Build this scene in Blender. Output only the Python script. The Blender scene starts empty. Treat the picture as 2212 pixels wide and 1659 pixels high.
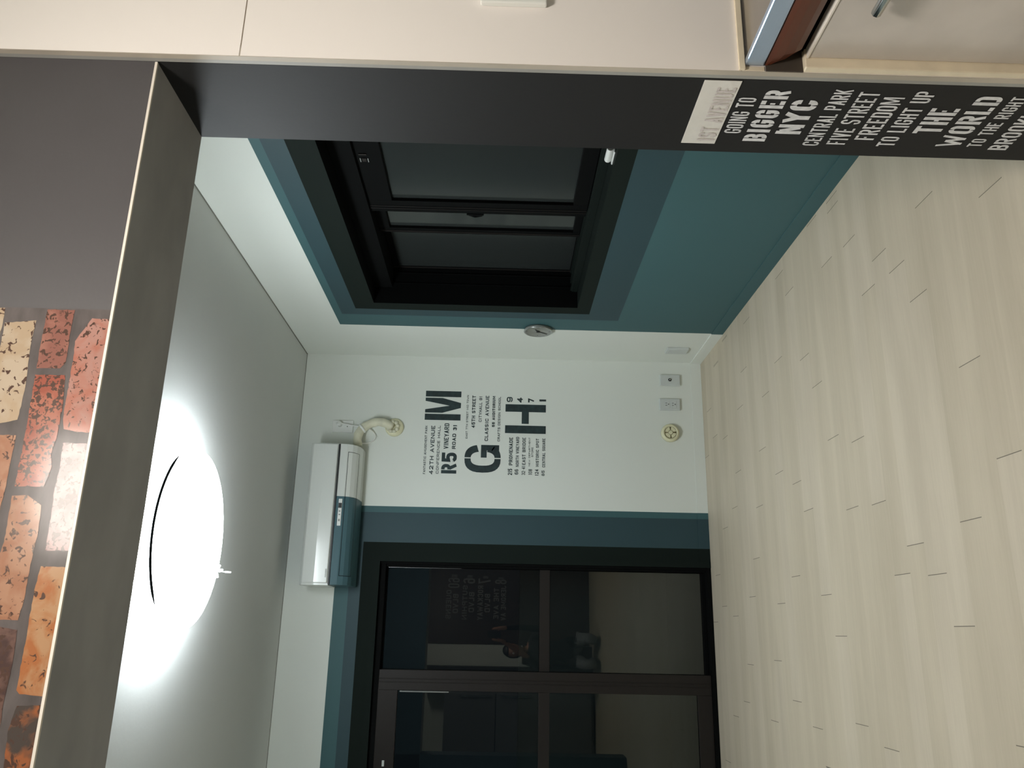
import bpy, bmesh, math, random
from mathutils import Vector, Matrix
random.seed(7)
SC = bpy.context.scene
COL = SC.collection

# ------------------------------------------------------------------ camera, world, exposure
F_PX = 1751.87
cam_d = bpy.data.cameras.new('camera')
cam_d.sensor_fit = 'HORIZONTAL'; cam_d.sensor_width = 36.0
cam_d.lens = F_PX / 2212 * 36.0
cam_d.clip_start = 0.005
cam = bpy.data.objects.new('camera', cam_d); COL.objects.link(cam)
r_ = Vector((0.95527760, -0.29470174, 0.02440476))      # towards the right side of the upright view
d_ = Vector((0.01905609, -0.02100794, -0.99959768))     # downwards in the upright view
f_ = Vector((0.29509587, 0.95535834, -0.01445255))      # the way the camera looks
m = Matrix((d_, r_, -f_)).transposed()                  # the phone was held sideways
cam.matrix_world = Matrix.Translation((0, 0, 1.17052)) @ m.to_4x4()
SC.camera = cam
SC.view_settings.view_transform = 'Standard'
SC.view_settings.look = 'None'
SC.view_settings.gamma = 1.0
SC.view_settings.exposure = 0.0
SC.view_settings.use_curve_mapping = False
SC.cycles.use_denoising = True
SC.cycles.max_bounces = 10
SC.cycles.diffuse_bounces = 6
SC.cycles.sample_clamp_indirect = 8.0
SC.cycles.caustics_reflective = False
w = bpy.data.worlds.new('night_sky'); SC.world = w; w.use_nodes = True
w.node_tree.nodes['Background'].inputs[0].default_value = (0.5, 0.62, 0.75, 1)
w.node_tree.nodes['Background'].inputs[1].default_value = 0.02
ROOM_LAMP = 33.0        # emission of the round ceiling lamp in the room
KITCHEN_LAMP = 104.0     # emission of the kitchen ceiling lamp

# ------------------------------------------------------------------ dimensions (metres)
D, W, H = 4.491, 1.541, 2.300          # back wall, right wall, ceiling
FY, TY, JX, HZ = 1.204, 1.429, 0.947, 1.785   # opening: front, back, right jamb, header underside
LX = -1.45                              # left wall of the room
KX0, KX1, KY = -1.75, 1.75, -1.32       # kitchen
TILE_Y = 1.183

# ------------------------------------------------------------------ materials
def srgb(c):
    return tuple(((v/255)/12.92 if v/255 <= .04045 else ((v/255+.055)/1.055)**2.4) for v in c)
def mat(name, col, rough=.6, metal=0., spec=.5, noise=None, bump=None, coat=0., lin=False):
    """noise=(scale, amount, stretch xyz), bump=(scale, strength, stretch)"""
    mt = bpy.data.materials.new(name); mt.use_nodes = True
    nt = mt.node_tree; b = nt.nodes['Principled BSDF']
    c = col if lin else srgb(col)
    b.inputs['Base Color'].default_value = (*c, 1)
    b.inputs['Roughness'].default_value = rough
    b.inputs['Metallic'].default_value = metal
    b.inputs['Specular IOR Level'].default_value = spec
    b.inputs['Coat Weight'].default_value = coat
    b.inputs['Coat Roughness'].default_value = .1
    tc = nt.nodes.new('ShaderNodeTexCoord')
    def tex(scale, st, detail=4):
        mp = nt.nodes.new('ShaderNodeMapping'); mp.inputs['Scale'].default_value = st
        n = nt.nodes.new('ShaderNodeTexNoise'); n.inputs['Scale'].default_value = scale
        n.inputs['Detail'].default_value = detail
        nt.links.new(tc.outputs['Object'], mp.inputs[0]); nt.links.new(mp.outputs[0], n.inputs['Vector'])
        return n
    if noise:
        n = tex(noise[0], noise[2] if len(noise) > 2 else (1, 1, 1))
        mr = nt.nodes.new('ShaderNodeMapRange')
        mr.inputs['From Min'].default_value = .3; mr.inputs['From Max'].default_value = .7
        mr.inputs['To Min'].default_value = 1-noise[1]; mr.inputs['To Max'].default_value = 1+noise[1]
        nt.links.new(n.outputs[0], mr.inputs[0])
        mx = nt.nodes.new('ShaderNodeVectorMath'); mx.operation = 'SCALE'
        mx.inputs[0].default_value = c
        nt.links.new(mr.outputs[0], mx.inputs['Scale']); nt.links.new(mx.outputs[0], b.inputs['Base Color'])
    if bump:
        n = tex(bump[0], bump[2] if len(bump) > 2 else (1, 1, 1))
        bp = nt.nodes.new('ShaderNodeBump'); bp.inputs['Strength'].default_value = bump[1]
        bp.inputs['Distance'].default_value = .002
        nt.links.new(n.outputs[0], bp.inputs['Height']); nt.links.new(bp.outputs[0], b.inputs['Normal'])
    return mt
def emis(name, col, strength):
    mt = bpy.data.materials.new(name); mt.use_nodes = True
    b = mt.node_tree.nodes['Principled BSDF']
    b.inputs['Base Color'].default_value = (.8, .8, .8, 1)
    b.inputs['Emission Color'].default_value = (*col, 1)
    b.inputs['Emission Strength'].default_value = strength
    return mt
def glass(name, tint, alpha_mix, rough=0.0, ior=1.52):
    """thin window pane: fresnel reflection over a tinted see-through sheet"""
    mt = bpy.data.materials.new(name); mt.use_nodes = True
    nt = mt.node_tree; nt.nodes.clear()
    out = nt.nodes.new('ShaderNodeOutputMaterial'); mx = nt.nodes.new('ShaderNodeMixShader')
    tr = nt.nodes.new('ShaderNodeBsdfTransparent'); tr.inputs[0].default_value = (*tint, 1)
    gl = nt.nodes.new('ShaderNodeBsdfGlossy'); gl.inputs['Roughness'].default_value = rough
    gl.inputs['Color'].default_value = (.9, .93, .9, 1)
    fr = nt.nodes.new('ShaderNodeFresnel'); fr.inputs[0].default_value = ior
    ml = nt.nodes.new('ShaderNodeMath'); ml.operation = 'MULTIPLY'; ml.inputs[1].default_value = alpha_mix
    nt.links.new(fr.outputs[0], ml.inputs[0]); nt.links.new(ml.outputs[0], mx.inputs[0])
    nt.links.new(tr.outputs[0], mx.inputs[1]); nt.links.new(gl.outputs[0], mx.inputs[2])
    nt.links.new(mx.outputs[0], out.inputs[0])
    return mt
def wood_floor(name, tint):
    mt = bpy.data.materials.new(name); mt.use_nodes = True
    nt = mt.node_tree; b = nt.nodes['Principled BSDF']
    tc = nt.nodes.new('ShaderNodeTexCoord')
    def noise(scale, st, loc=(0, 0, 0), detail=6, dist=0.):
        mp = nt.nodes.new('ShaderNodeMapping'); mp.inputs['Scale'].default_value = st; mp.inputs['Location'].default_value = loc
        n = nt.nodes.new('ShaderNodeTexNoise'); n.inputs['Scale'].default_value = scale
        n.inputs['Detail'].default_value = detail; n.inputs['Distortion'].default_value = dist
        nt.links.new(tc.outputs['Object'], mp.inputs[0]); nt.links.new(mp.outputs[0], n.inputs['Vector'])
        return n
    fine = noise(26, (.35, 5, 1), detail=5)                # fine grain along the boards
    big = noise(3.2, (.35, 3.6, 1), (3, 1, 0), 3, .6)       # broad cathedral bands
    a = nt.nodes.new('ShaderNodeMath'); a.operation = 'MULTIPLY_ADD'
    a.inputs[1].default_value = .28
    nt.links.new(fine.outputs[0], a.inputs[0])
    s = nt.nodes.new('ShaderNodeMath'); s.operation = 'MULTIPLY'; s.inputs[1].default_value = .72
    nt.links.new(big.outputs[0], s.inputs[0]); nt.links.new(s.outputs[0], a.inputs[2])
    cr = nt.nodes.new('ShaderNodeValToRGB')
    base = srgb(tint)
    cr.color_ramp.elements[0].position = .34; cr.color_ramp.elements[0].color = (base[0]*.90, base[1]*.895, base[2]*.88, 1)
    cr.color_ramp.elements[1].position = .64; cr.color_ramp.elements[1].color = (base[0]*1.05, base[1]*1.05, base[2]*1.05, 1)
    nt.links.new(a.outputs[0], cr.inputs[0]); nt.links.new(cr.outputs[0], b.inputs['Base Color'])
    b.inputs['Roughness'].default_value = .5; b.inputs['Specular IOR Level'].default_value = .35
    return mt
def brick_print(name, c1, c2, scale, thr, soft=.05, dark=(.075, .045, .035)):
    """printed brick: two mottled tones with dark pits"""
    mt = bpy.data.materials.new(name); mt.use_nodes = True
    nt = mt.node_tree; b = nt.nodes['Principled BSDF']
    tc = nt.nodes.new('ShaderNodeTexCoord')
    def noise(sc, detail, dist=0.):
        n = nt.nodes.new('ShaderNodeTexNoise'); n.inputs['Scale'].default_value = sc
        n.inputs['Detail'].default_value = detail; n.inputs['Distortion'].default_value = dist
        nt.links.new(tc.outputs['Object'], n.inputs['Vector']); return n
    n1 = noise(26, 4, .4)
    r1 = nt.nodes.new('ShaderNodeValToRGB')
    r1.color_ramp.elements[0].position = .42; r1.color_ramp.elements[0].color = (*[v*.46+.012 for v in srgb(c1)], 1)
    r1.color_ramp.elements[1].position = .58; r1.color_ramp.elements[1].color = (*[v*.46+.012 for v in srgb(c2)], 1)
    nt.links.new(n1.outputs[0], r1.inputs[0])
    n2 = noise(scale, 2, .8)
    r2 = nt.nodes.new('ShaderNodeValToRGB')
    r2.color_ramp.elements[0].position = thr; r2.color_ramp.elements[0].color = (1, 1, 1, 1)
    r2.color_ramp.elements[1].position = thr+soft; r2.color_ramp.elements[1].color = (0, 0, 0, 1)
    nt.links.new(n2.outputs[0], r2.inputs[0])
    mx = nt.nodes.new('ShaderNodeMix'); mx.data_type = 'RGBA'
    nt.links.new(r2.outputs[0], mx.inputs['Factor'])
    nt.links.new(r1.outputs[0], mx.inputs[6]); mx.inputs[7].default_value = (*dark, 1)
    nt.links.new(mx.outputs[2], b.inputs['Base Color'])
    b.inputs['Roughness'].default_value = .12; b.inputs['Specular IOR Level'].default_value = .10
    return mt

M = {}
M['wall_white'] = mat('wall_white_paint', (222, 226, 220), .65, bump=(60, .12))
M['ceil'] = mat('ceiling_paper', (205, 208, 207), .7, noise=(1.2, .03), bump=(45, .25))
M['teal'] = mat('teal_paint_light', (55, 91, 95), .62, bump=(70, .1))
M['teal_mid'] = mat('teal_paint_deep', (36, 63, 70), .62, bump=(70, .1))
M['teal_dark'] = mat('green_black_paint', (20, 28, 25), .75, spec=.12, bump=(70, .1))
M['grey'] = mat('graphite_paint', (72, 70, 72), .55, noise=(3, .05), bump=(90, .1))
M['jamb'] = mat('graphite_jamb_paint', (31, 31, 32), .6, spec=.25, noise=(3, .05), bump=(90, .1))
M['concrete'] = mat('concrete_paper', (151, 153, 156), .6, noise=(4.5, .14, (1, 1.6, 1)), bump=(30, .15))
M['tile'] = mat('white_wall_tile', (238, 233, 229), .3, coat=.15)
M['grout'] = mat('pale_grout', (190, 182, 170), .7)
M['strip1'] = mat('tile_edge_trim', (176, 168, 155), .5, noise=(9, .18, (1, 1, .5)))
M['strip2'] = mat('corner_bead_grey', (150, 150, 146), .5, noise=(9, .12, (1, 1, .5)))
M['cream'] = mat('cream_sealant', (226, 214, 190), .45, noise=(20, .08))
M['bead'] = mat('edge_bead_white', (222, 216, 205), .5)
M['black'] = mat('black_frame', (11, 12, 12), .75, spec=.06, bump=(90, .05))
M['frame_b'] = mat('brown_black_frame', (34, 30, 28), .45, spec=.25)
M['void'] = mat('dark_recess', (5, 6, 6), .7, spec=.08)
M['sill'] = mat('green_black_sill', (18, 25, 22), .6, spec=.15)
M['white_pl'] = mat('white_plastic', (226, 228, 224), .35)
M['grey_pl'] = mat('plate_plastic', (200, 205, 203), .4)
M['cream_pl'] = mat('aged_cream_plastic', (218, 215, 182), .4)
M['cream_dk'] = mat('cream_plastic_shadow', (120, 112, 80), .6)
M['ink'] = mat('black_marks', (20, 20, 20), .5)
M['ac_white'] = mat('air_conditioner_white', (220, 224, 220), .22, coat=.3)
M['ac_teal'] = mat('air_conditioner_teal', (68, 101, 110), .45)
M['steel'] = mat('brushed_steel', (190, 210, 240), .28, metal=.9, bump=(60, .1, (1, .05, 6)))
M['steel_top'] = mat('steel_worktop', (165, 160, 154), .2, metal=.85, noise=(4, .12, (1, 3, 1)))
M['chrome'] = mat('chrome', (190, 195, 196), .15, metal=1.)
M['gap'] = mat('corner_shade_tone', (62, 54, 46), .7)  # dark taupe standing in for the shade below the apron
M['brown'] = mat('brown_apron', (92, 46, 28), .38, noise=(6, .15, (1, .3, 3)))
M['laminate'] = mat('concrete_look_laminate', (200, 193, 186), .42, noise=(7, .09), bump=(26, .35, (1, .5, 1)))
M['clock'] = mat('clock_grey', (138, 140, 134), .45)
M['metal_ring'] = mat('brushed_rim', (180, 182, 180), .25, metal=.8)
M['letter'] = mat('ink_green_lettering', (34, 50, 52), .6, noise=(38, .35))
M['letter_w'] = mat('chalk_white_lettering', (218, 218, 220), .6, noise=(90, .14))
M['letter_g'] = mat('faded_grey_lettering', (206, 198, 196), .6, noise=(120, .10))
M['paper'] = mat('white_label', (222, 219, 213), .6, noise=(40, .03), bump=(50, .4))
M['dark_panel'] = mat('dark_wood_panel', (60, 46, 42), .5, noise=(5, .15, (1, 1, .2)))
M['skin'] = mat('skin', (150, 112, 94), .6)
M['cloth'] = mat('dark_clothes', (26, 26, 30), .8)
M['trouser'] = mat('grey_trousers', (120, 122, 124), .8, noise=(22, .3))
M['hair'] = mat('black_hair', (18, 16, 15), .55)
M['mortar'] = mat('printed_mortar', (90, 85, 84), .13, spec=.05, noise=(14, .22, (1, 1, 2.5)))
M['lamp'] = emis('lamp_diffuser', (.90, .97, 1.0), ROOM_LAMP)
M['klamp'] = emis('kitchen_lamp_diffuser', (1.0, .92, .84), KITCHEN_LAMP)
M['d_glass'] = glass('door_glass', (.55, .6, .6), 1.35)
M['w_glass'] = glass('window_glass', (.35, .4, .4), 1.2, .14)
_nt = M['w_glass'].node_tree                    # the window panes are slightly milky
_df = _nt.nodes.new('ShaderNodeBsdfDiffuse'); _df.inputs[0].default_value = (.052, .060, .058, 1)
_m2 = _nt.nodes.new('ShaderNodeMixShader'); _m2.inputs[0].default_value = .42
_old = _nt.nodes['Material Output'].inputs[0].links[0].from_socket
_nt.links.new(_old, _m2.inputs[1]); _nt.links.new(_df.outputs[0], _m2.inputs[2]); _nt.links.new(_m2.outputs[0], _nt.nodes['Material Output'].inputs[0])
M['balcony'] = mat('balcony_render', (150, 150, 150), .8)
M['cable'] = mat('white_cable', (232, 232, 228), .4)

# ------------------------------------------------------------------ mesh helpers
class MB:
    def __init__(s): s.v = []; s.f = []; s.mi = []; s.mats = []; s.sm = []
    def mid(s, mt):
        if mt not in s.mats: s.mats.append(mt)
        return s.mats.index(mt)
    def poly(s, pts, mt, smooth=False):
        i = len(s.v); s.v += [tuple(p) for p in pts]; s.f.append(tuple(range(i, i+len(pts)))); s.mi.append(s.mid(mt)); s.sm.append(smooth)
    def box(s, a, b, mt, rot=None):
        x0, y0, z0 = a; x1, y1, z1 = b
        P = [(x0,y0,z0),(x1,y0,z0),(x1,y1,z0),(x0,y1,z0),(x0,y0,z1),(x1,y0,z1),(x1,y1,z1),(x0,y1,z1)]
        for q in ((0,3,2,1),(4,5,6,7),(0,1,5,4),(1,2,6,5),(2,3,7,6),(3,0,4,7)):
            s.poly([P[k] for k in q], mt)
    def tube(s, pts, r, mt, n=12, caps=True):
        """swept tube; r a number or one per point"""
        pts = [Vector(p) for p in pts]; rs = r if isinstance(r, (list, tuple)) else [r]*len(pts)
        rings = []; up = None
        for i, p in enumerate(pts):
            t = (pts[min(i+1, len(pts)-1)]-pts[max(i-1, 0)]).normalized()
            if up is None: up = Vector((0, 0, 1)) if abs(t.z) < .9 else Vector((1, 0, 0))
            a = t.cross(up).normalized(); up = a.cross(t).normalized()
            rings.append([p+(a*math.cos(2*math.pi*k/n)+up*math.sin(2*math.pi*k/n))*rs[i] for k in range(n)])
        s.rings(rings, mt, caps)
    def rings(s, rings, mt, caps=True, smooth=True):
        n = len(rings[0]); i0 = len(s.v)
        for r in rings: s.v += [tuple(p) for p in r]
        for i in range(len(rings)-1):
            for k in range(n):
                a = i0+i*n+k; b = i0+i*n+(k+1) % n
                s.f.append((a, b, b+n, a+n)); s.mi.append(s.mid(mt)); s.sm.append(smooth)
        if caps:
            s.f.append(tuple(i0+k for k in range(n))[::-1]); s.mi.append(s.mid(mt)); s.sm.append(False)
            e = i0+(len(rings)-1)*n
            s.f.append(tuple(e+k for k in range(n))); s.mi.append(s.mid(mt)); s.sm.append(False)
    def lathe(s, prof, c, axis, mt, n=48, smooth=True, caps=True):
        """prof: (radius, height along axis)"""
        c = Vector(c); ax = {'x': Vector((1,0,0)), 'y': Vector((0,1,0)), 'z': Vector((0,0,1))}[axis]
        u = Vector((0,1,0)) if axis == 'x' else Vector((1,0,0)); v = ax.cross(u)
        rings = [[c+ax*h+(u*math.cos(2*math.pi*k/n)+v*math.sin(2*math.pi*k/n))*max(r, 1e-5) for k in range(n)] for r, h in prof]
        s.rings(rings, mt, caps, smooth)
    def build(s, name, parent=None, bevel=0, seg=2):
        me = bpy.data.meshes.new(name); me.from_pydata(s.v, [], s.f)
        for mt in s.mats: me.materials.append(mt)
        for p, i, sm in zip(me.polygons, s.mi, s.sm): p.material_index = i; p.use_smooth = sm
        bm = bmesh.new(); bm.from_mesh(me)
        bmesh.ops.remove_doubles(bm, verts=bm.verts, dist=1e-6)
        bmesh.ops.recalc_face_normals(bm, faces=bm.faces)
        bm.to_mesh(me); bm.free()
        o = bpy.data.objects.new(name, me); COL.objects.link(o)
        if parent: 
            o.parent = parent; o.matrix_parent_inverse = parent.matrix_world.inverted()
        if bevel:
            b = o.modifiers.new('bevel', 'BEVEL'); b.width = bevel; b.segments = seg; b.limit_method = 'ANGLE'
        return o
def struct(o): o['kind'] = 'structure'; return o
def tag(o, label, cat, group=None):
    o['label'] = label; o['category'] = cat
    if group: o['group'] = group
    return o
def thing(name, loc, label, cat, group=None):
    o = bpy.data.objects.new(name, None); COL.objects.link(o); o.location = loc
    o.matrix_world = Matrix.Translation(loc); o.empty_display_size = .05
    return tag(o, label, cat, group)

# ------------------------------------------------------------------ stencil lettering
def glyph(ch, e, g):
    """strokes of a character in a unit box; e = where a piece starts beside a stem, g = half gap"""
    def arc(cx, cy, rx, ry, a0, a1, n=5):
        return [(cx+rx*math.cos(math.radians(a0+(a1-a0)*i/n)), cy+ry*math.sin(math.radians(a0+(a1-a0)*i/n))) for i in range(n+1)]
    rr, rv = .42, .22
    UL = arc(rr, 1-rv, rr, rv, 90, 180); LL = arc(rr, rv, rr, rv, 180, 270)
    UR = arc(1-rr, 1-rv, rr, rv, 90, 0); LR = arc(1-rr, rv, rr, rv, 0, -90)
    stem = [(0, 0), (0, 1)]
    def bowl(y0, y1, x=1.0):
        h = (y1-y0); ry = min(h/2, .2)
        return [(e, y1)]+arc(x-rr, y1-ry, rr, ry, 90, 0)+arc(x-rr, y0+ry, rr, ry, 0, -90)+[(e, y0)]
    G = {
     'A': [[(0, 0), (.5-g*.3, 1)], [(1, 0), (.5+g*.3, 1)], [(.25, .28), (.75, .28)]],
     'B': [stem, bowl(.52, 1, .94), bowl(0, .48)],
     'C': [[(.5-g, 1)]+UL[1:]+LL[:-1]+[(.5-g, 0)], [(.5+g, 1)]+UR[1:]+[(1, .68)], [(.5+g, 0)]+LR[::-1][1:]+[(1, .32)]],
     'D': [stem, bowl(0, 1)],
     'E': [stem, [(e, 1), (1, 1)], [(e, .5), (.85, .5)], [(e, 0), (1, 0)]],
     'F': [stem, [(e, 1), (1, 1)], [(e, .5), (.85, .5)]],
     'G': [[(.5-g, 1)]+UL[1:]+LL[:-1]+[(.5-g, 0)], [(.5+g, 1)]+UR[1:]+[(1, .70)], [(.5+g, 0)]+LR[::-1][1:]+[(1, .46), (.55, .46)]],
     'H': [stem, [(e, .5), (1, .5)], [(1, 0), (1, 1)]],
     'I': [[(.5, 0), (.5, 1)]],
     'J': [[(1, 1)]+LR[:-1]+[(.5+g, 0)], [(.5-g, 0)]+LL[::-1][1:]+[(0, .3)]],
     'K': [stem, [(e, .42), (1, 1)], [(e+.12, .5), (1, 0)]],
     'L': [stem, [(e, 0), (1, 0)]],
     'M': [stem, [(1, 0), (1, 1)], [(e*.75, 1), (.5, .12)], [(1-e*.75, 1), (.5, .12)]],
     'N': [stem, [(1, 0), (1, 1)], [(e*.6, .97), (1-e*.6, .03)]],
     'O': [[(.5-g, 1)]+UL[1:]+LL[:-1]+[(.5-g, 0)], [(.5+g, 1)]+UR[1:]+LR[:-1]+[(.5+g, 0)]],
     'P': [stem, bowl(.46, 1)],
     'Q': [[(.5-g, 1)]+UL[1:]+LL[:-1]+[(.5-g, 0)], [(.5+g, 1)]+UR[1:]+LR[:-1]+[(.5+g, 0)], [(.6, .25), (.95, -.02)]],
     'R': [stem, bowl(.48, 1), [(e+.2, .46), (1, 0)]],
     'S': [[(1, .74)]+UR[::-1][1:]+UL+[(0, .66), (.12, .56), (.5, .5), (.88, .44), (1, .34)]+LR[1:]+LL[::-1]+[(0, .26)]],
     'T': [[(0, 1), (1, 1)], [(.5, 0), (.5, 1-g*1.2 if g else 1)]],
     'U': [[(0, 1)]+LL[:-1]+[(.5-g, 0)], [(1, 1)]+LR[:-1]+[(.5+g, 0)]],
     'V': [[(0, 1), (.5-g*.3, 0)], [(1, 1), (.5+g*.3, 0)]],
     'W': [[(0, 1), (.25, 0)], [(.25, 0), (.5, .8)], [(.5, .8), (.75, 0)], [(.75, 0), (1, 1)]],
     'X': [[(0, 0), (1, 1)], [(0, 1), (1, 0)]],
     'Y': [[(0, 1), (.5, .45)], [(1, 1), (.5, .45)], [(.5, 0), (.5, .45)]],
     '0': [[(.5-g, 1)]+UL[1:]+LL[:-1]+[(.5-g, 0)], [(.5+g, 1)]+UR[1:]+LR[:-1]+[(.5+g, 0)]],
     '1': [[(.6, 0), (.6, 1)], [(.15, .74), (.5, .9)]],
     '2': [[(0, .74)]+UL[::-1]+UR+[(1, .62), (0, .02)], [(0, 0), (1, 0)]],
     '3': [[(0, .78)]+UL[::-1][1:]+UR+[(.95, .6), (.5, .52), (1, .42)]+LR+LL[:-1][::-1]+[(0, .24)]],
     '4': [[(.72, 1), (0, .28)], [(0, .28), (1, .28)], [(.72, 0), (.72, 1)]],
     '5': [[(1, 1), (.05, 1), (.02, .56), (.5, .62)]+arc(.58, .34, .42, .28, 60, 0)+LR+LL[:-1][::-1]+[(0, .2)]],
     '6': [[(1, .82)]+UR[::-1][2:]+UL+LL+LR[::-1]+[(1, .38)]+arc(.55, .4, .45, .18, 20, 160)],
     '7': [[(0, 1), (1, 1), (.35, 0)]],
     '8': [arc(.5, .75, .44, .25, 90, 450, 16), arc(.5, .25, .5, .25, 90, 450, 16)],
     '9': [[(0, .18)]+LL[::-1][:-2][::-1][::-1]+LR[::-1]+UR[::-1]+UL+[(0, .62)]+arc(.45, .6, .45, .18, 200, 340)],
     '-': [[(.1, .5), (.9, .5)]],
     "'": [[(.5, .75), (.5, 1)]],
    }
    return G.get(ch, [])
WIDE = {'I': .42, '1': .62, 'M': 1.3, 'W': 1.5, ' ': .55, "'": .4, '-': .7, 'E': .9, 'F': .86, 'L': .84}
def stroke(pts, t, out, wh):
    """ribbon of width t along pts, mitred"""
    P = [Vector((p[0], p[1])) for p in pts]
    Q = [P[0]]
    for p in P[1:]:
        if (p-Q[-1]).length > 1e-5: Q.append(p)
    P = Q
    if len(P) < 2: return
    closed = (P[0]-P[-1]).length < 1e-4 and len(P) > 3
    if closed: P = P[:-1]
    n = len(P); L = []; R = []
    for i in range(n):
        a = P[i-1] if (i or closed) else None; b = P[(i+1) % n] if (i < n-1 or closed) else None
        d1 = (P[i]-a).normalized() if a is not None else None
        d2 = (b-P[i]).normalized() if b is not None else None
        if d1 is None: d1 = d2
        if d2 is None: d2 = d1
        tn = d1+d2
        if tn.length < .2: tn = d2
        tn.normalize(); nn = Vector((-tn.y, tn.x)); k = t/2/max(.5, nn.dot(Vector((-d2.y, d2.x))))
        L.append(P[i]+nn*k); R.append(P[i]-nn*k)
    rng = range(n) if closed else range(n-1)
    for i in rng:
        j = (i+1) % n
        out.append([L[i], L[j], R[j], R[i]])
def text_polys(txt, width, height, bold, stencil=True):
    """2D quads filling the width x height box"""
    ws = [WIDE.get(c, 1.) for c in txt]
    gapf = .22
    unit = width/(sum(ws)+gapf*(len(txt)-1))
    t = bold*min(height, unit*1.6)
    t = min(t, unit*.38)
    x = 0; quads = []
    for ch, wd in zip(txt, ws):
        cw = unit*wd
        if ch != ' ':
            tt = min(t, cw*.9)*(.72 if ch in 'MW' else (.85 if ch == 'N' else 1))
            iw = max(cw-tt, 1e-5); ih = height-tt
            gap = .16*tt if stencil else -.02*tt
            e = (tt/2+gap*1.2)/iw; g = (gap*.6)/iw if stencil else 0.
            for st in glyph(ch, e, g):
                pts = [(x+tt/2+u*iw, tt/2+v*ih) for u, v in st]
                for k, nb in ((0, 1), (-1, -2)):      # square ends on the box edge
                    u, v = st[k]
                    dx = pts[k][0]-pts[nb][0]; dy = pts[k][1]-pts[nb][1]; l = math.hypot(dx, dy) or 1
                    if (v in (0, 1) and abs(dy) > abs(dx)) or (u in (0, 1) and abs(dx) > abs(dy)):
                        ext = tt/2*l/max(abs(dx), abs(dy))
                        pts[k] = (pts[k][0]+dx/l*ext, pts[k][1]+dy/l*ext)
                stroke(pts, tt, quads, None)
        x += cw+unit*gapf
    return [[(min(max(p.x, 0), width), min(max(p.y, -.02*height), height)) for p in q] for q in quads]
def letters(txt, bl, br, height, normal, material, name, parent, bold=.2, stencil=True, lift=.0008):
    bl, br, normal = Vector(bl), Vector(br), Vector(normal)
    ux = (br-bl).normalized(); uy = Vector((0, 0, 1)); uy = (uy-ux*uy.dot(ux)).normalized()
    mb = MB()
    for i, q in enumerate(text_polys(txt, (br-bl).length, height, bold, stencil)):
        off = normal*(lift+(i % 7)*2.5e-5)
        mb.poly([bl+ux*p[0]+uy*p[1]+off for p in q], material)
    return mb.build(name, parent)

# ------------------------------------------------------------------ room shell
# floor: boards 9.45 cm wide running left to right, with dark printed end joints
PITCH = .0945; Y0 = 1.849
JOINTS = {-2: [1.053, .16], -1: [.416], 0: [.673, -.215], 1: [.293], 2: [.041, .933], 3: [1.067, .174], 4: [1.153, .262], 5: [1.076, .187],
  6: [.408], 7: [.63, -.3], 8: [1.31], 9: [.681, -.252], 10: [.016, .904], 11: [.155], 12: [1.361, .469], 13: [-.30], 14: [.238, 1.13], 15: [-.224],
  16: [1.034, .142], 17: [-.082], 18: [-.322], 19: [.348, 1.241], 20: [.185, 1.079], 21: [-.11], 22: [.619, -.276], 23: [.106], 24: [.542, -.354],
  25: [.158], 26: [.32, -.578, 1.22], 27: [.084]}
wood = [wood_floor('wood_vinyl_a', (189, 178, 158)), wood_floor('wood_vinyl_b', (186, 175, 155)), wood_floor('wood_vinyl_c', (192, 181, 162))]
M['joint'] = mat('board_joint_line', (104, 96, 84), .6)
mb = MB()
k = int((KY-Y0)/PITCH)-1
while Y0+k*PITCH < D:
    ya, yb = max(Y0+k*PITCH, KY), min(Y0+(k+1)*PITCH, D+.06)
    js = JOINTS.get(k, [random.uniform(-.4, .5)])
    allj = set()
    for j in js:
        x = j
        while x > KX0: x -= .89
        while x < KX1+.9:
            if all(abs(x-q) > .3 for q in js if q != j) or abs(x-j) < .01: allj.add(round(x, 4))
            x += .89
    xs = [KX0]+sorted(x for x in allj if KX0+.01 < x < KX1-.01)+[KX1]
    for i in range(len(xs)-1):
        a = xs[i]+(.0011 if i else 0); b = xs[i+1]-(.0011 if i < len(xs)-2 else 0)
        mb.poly([(a, ya, 0), (b, ya, 0), (b, yb, 0), (a, yb, 0)], random.choice(wood))
        if i < len(xs)-2:
            mb.poly([(b, ya, 0), (b+.0022, ya, 0), (b+.0022, yb, 0), (b, yb, 0)], M['joint'])
    k += 1
floor = struct(mb.build('floor'))
floor['label'] = 'pale washed wood-look floor boards with short dark end joints'

mb = MB(); mb.box((LX-.1, TY-.02, H), (W+.15, D+.3, H+.08), M['ceil']); struct(mb.build('ceiling'))
mb = MB(); mb.box((KX0-.1, KY-.1, H), (KX1+.1, TY-.02, H+.08), M['wall_white']); struct(mb.build('ceiling_kitchen'))

def grid_wall(name, ucuts, vcuts, pos, pick, thick):
    """wall of rectangular painted fields; pos(u, v, depth) -> point; pick(u, v) -> material or None for a hole"""
    mb = MB()
    for i in range(len(ucuts)-1):
        for j in range(len(vcuts)-1):
            u0, u1, v0, v1 = ucuts[i], ucuts[i+1], vcuts[j], vcuts[j+1]
            mt = pick((u0+u1)/2, (v0+v1)/2)
            if mt is None: continue
            mb.poly([pos(u0, v0, 0), pos(u1, v0, 0), pos(u1, v1, 0), pos(u0, v1, 0)], mt)
            mb.poly([pos(u0, v0, thick), pos(u1, v0, thick), pos(u1, v1, thick), pos(u0, v1, thick)], M['balcony'])
    return mb
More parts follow.
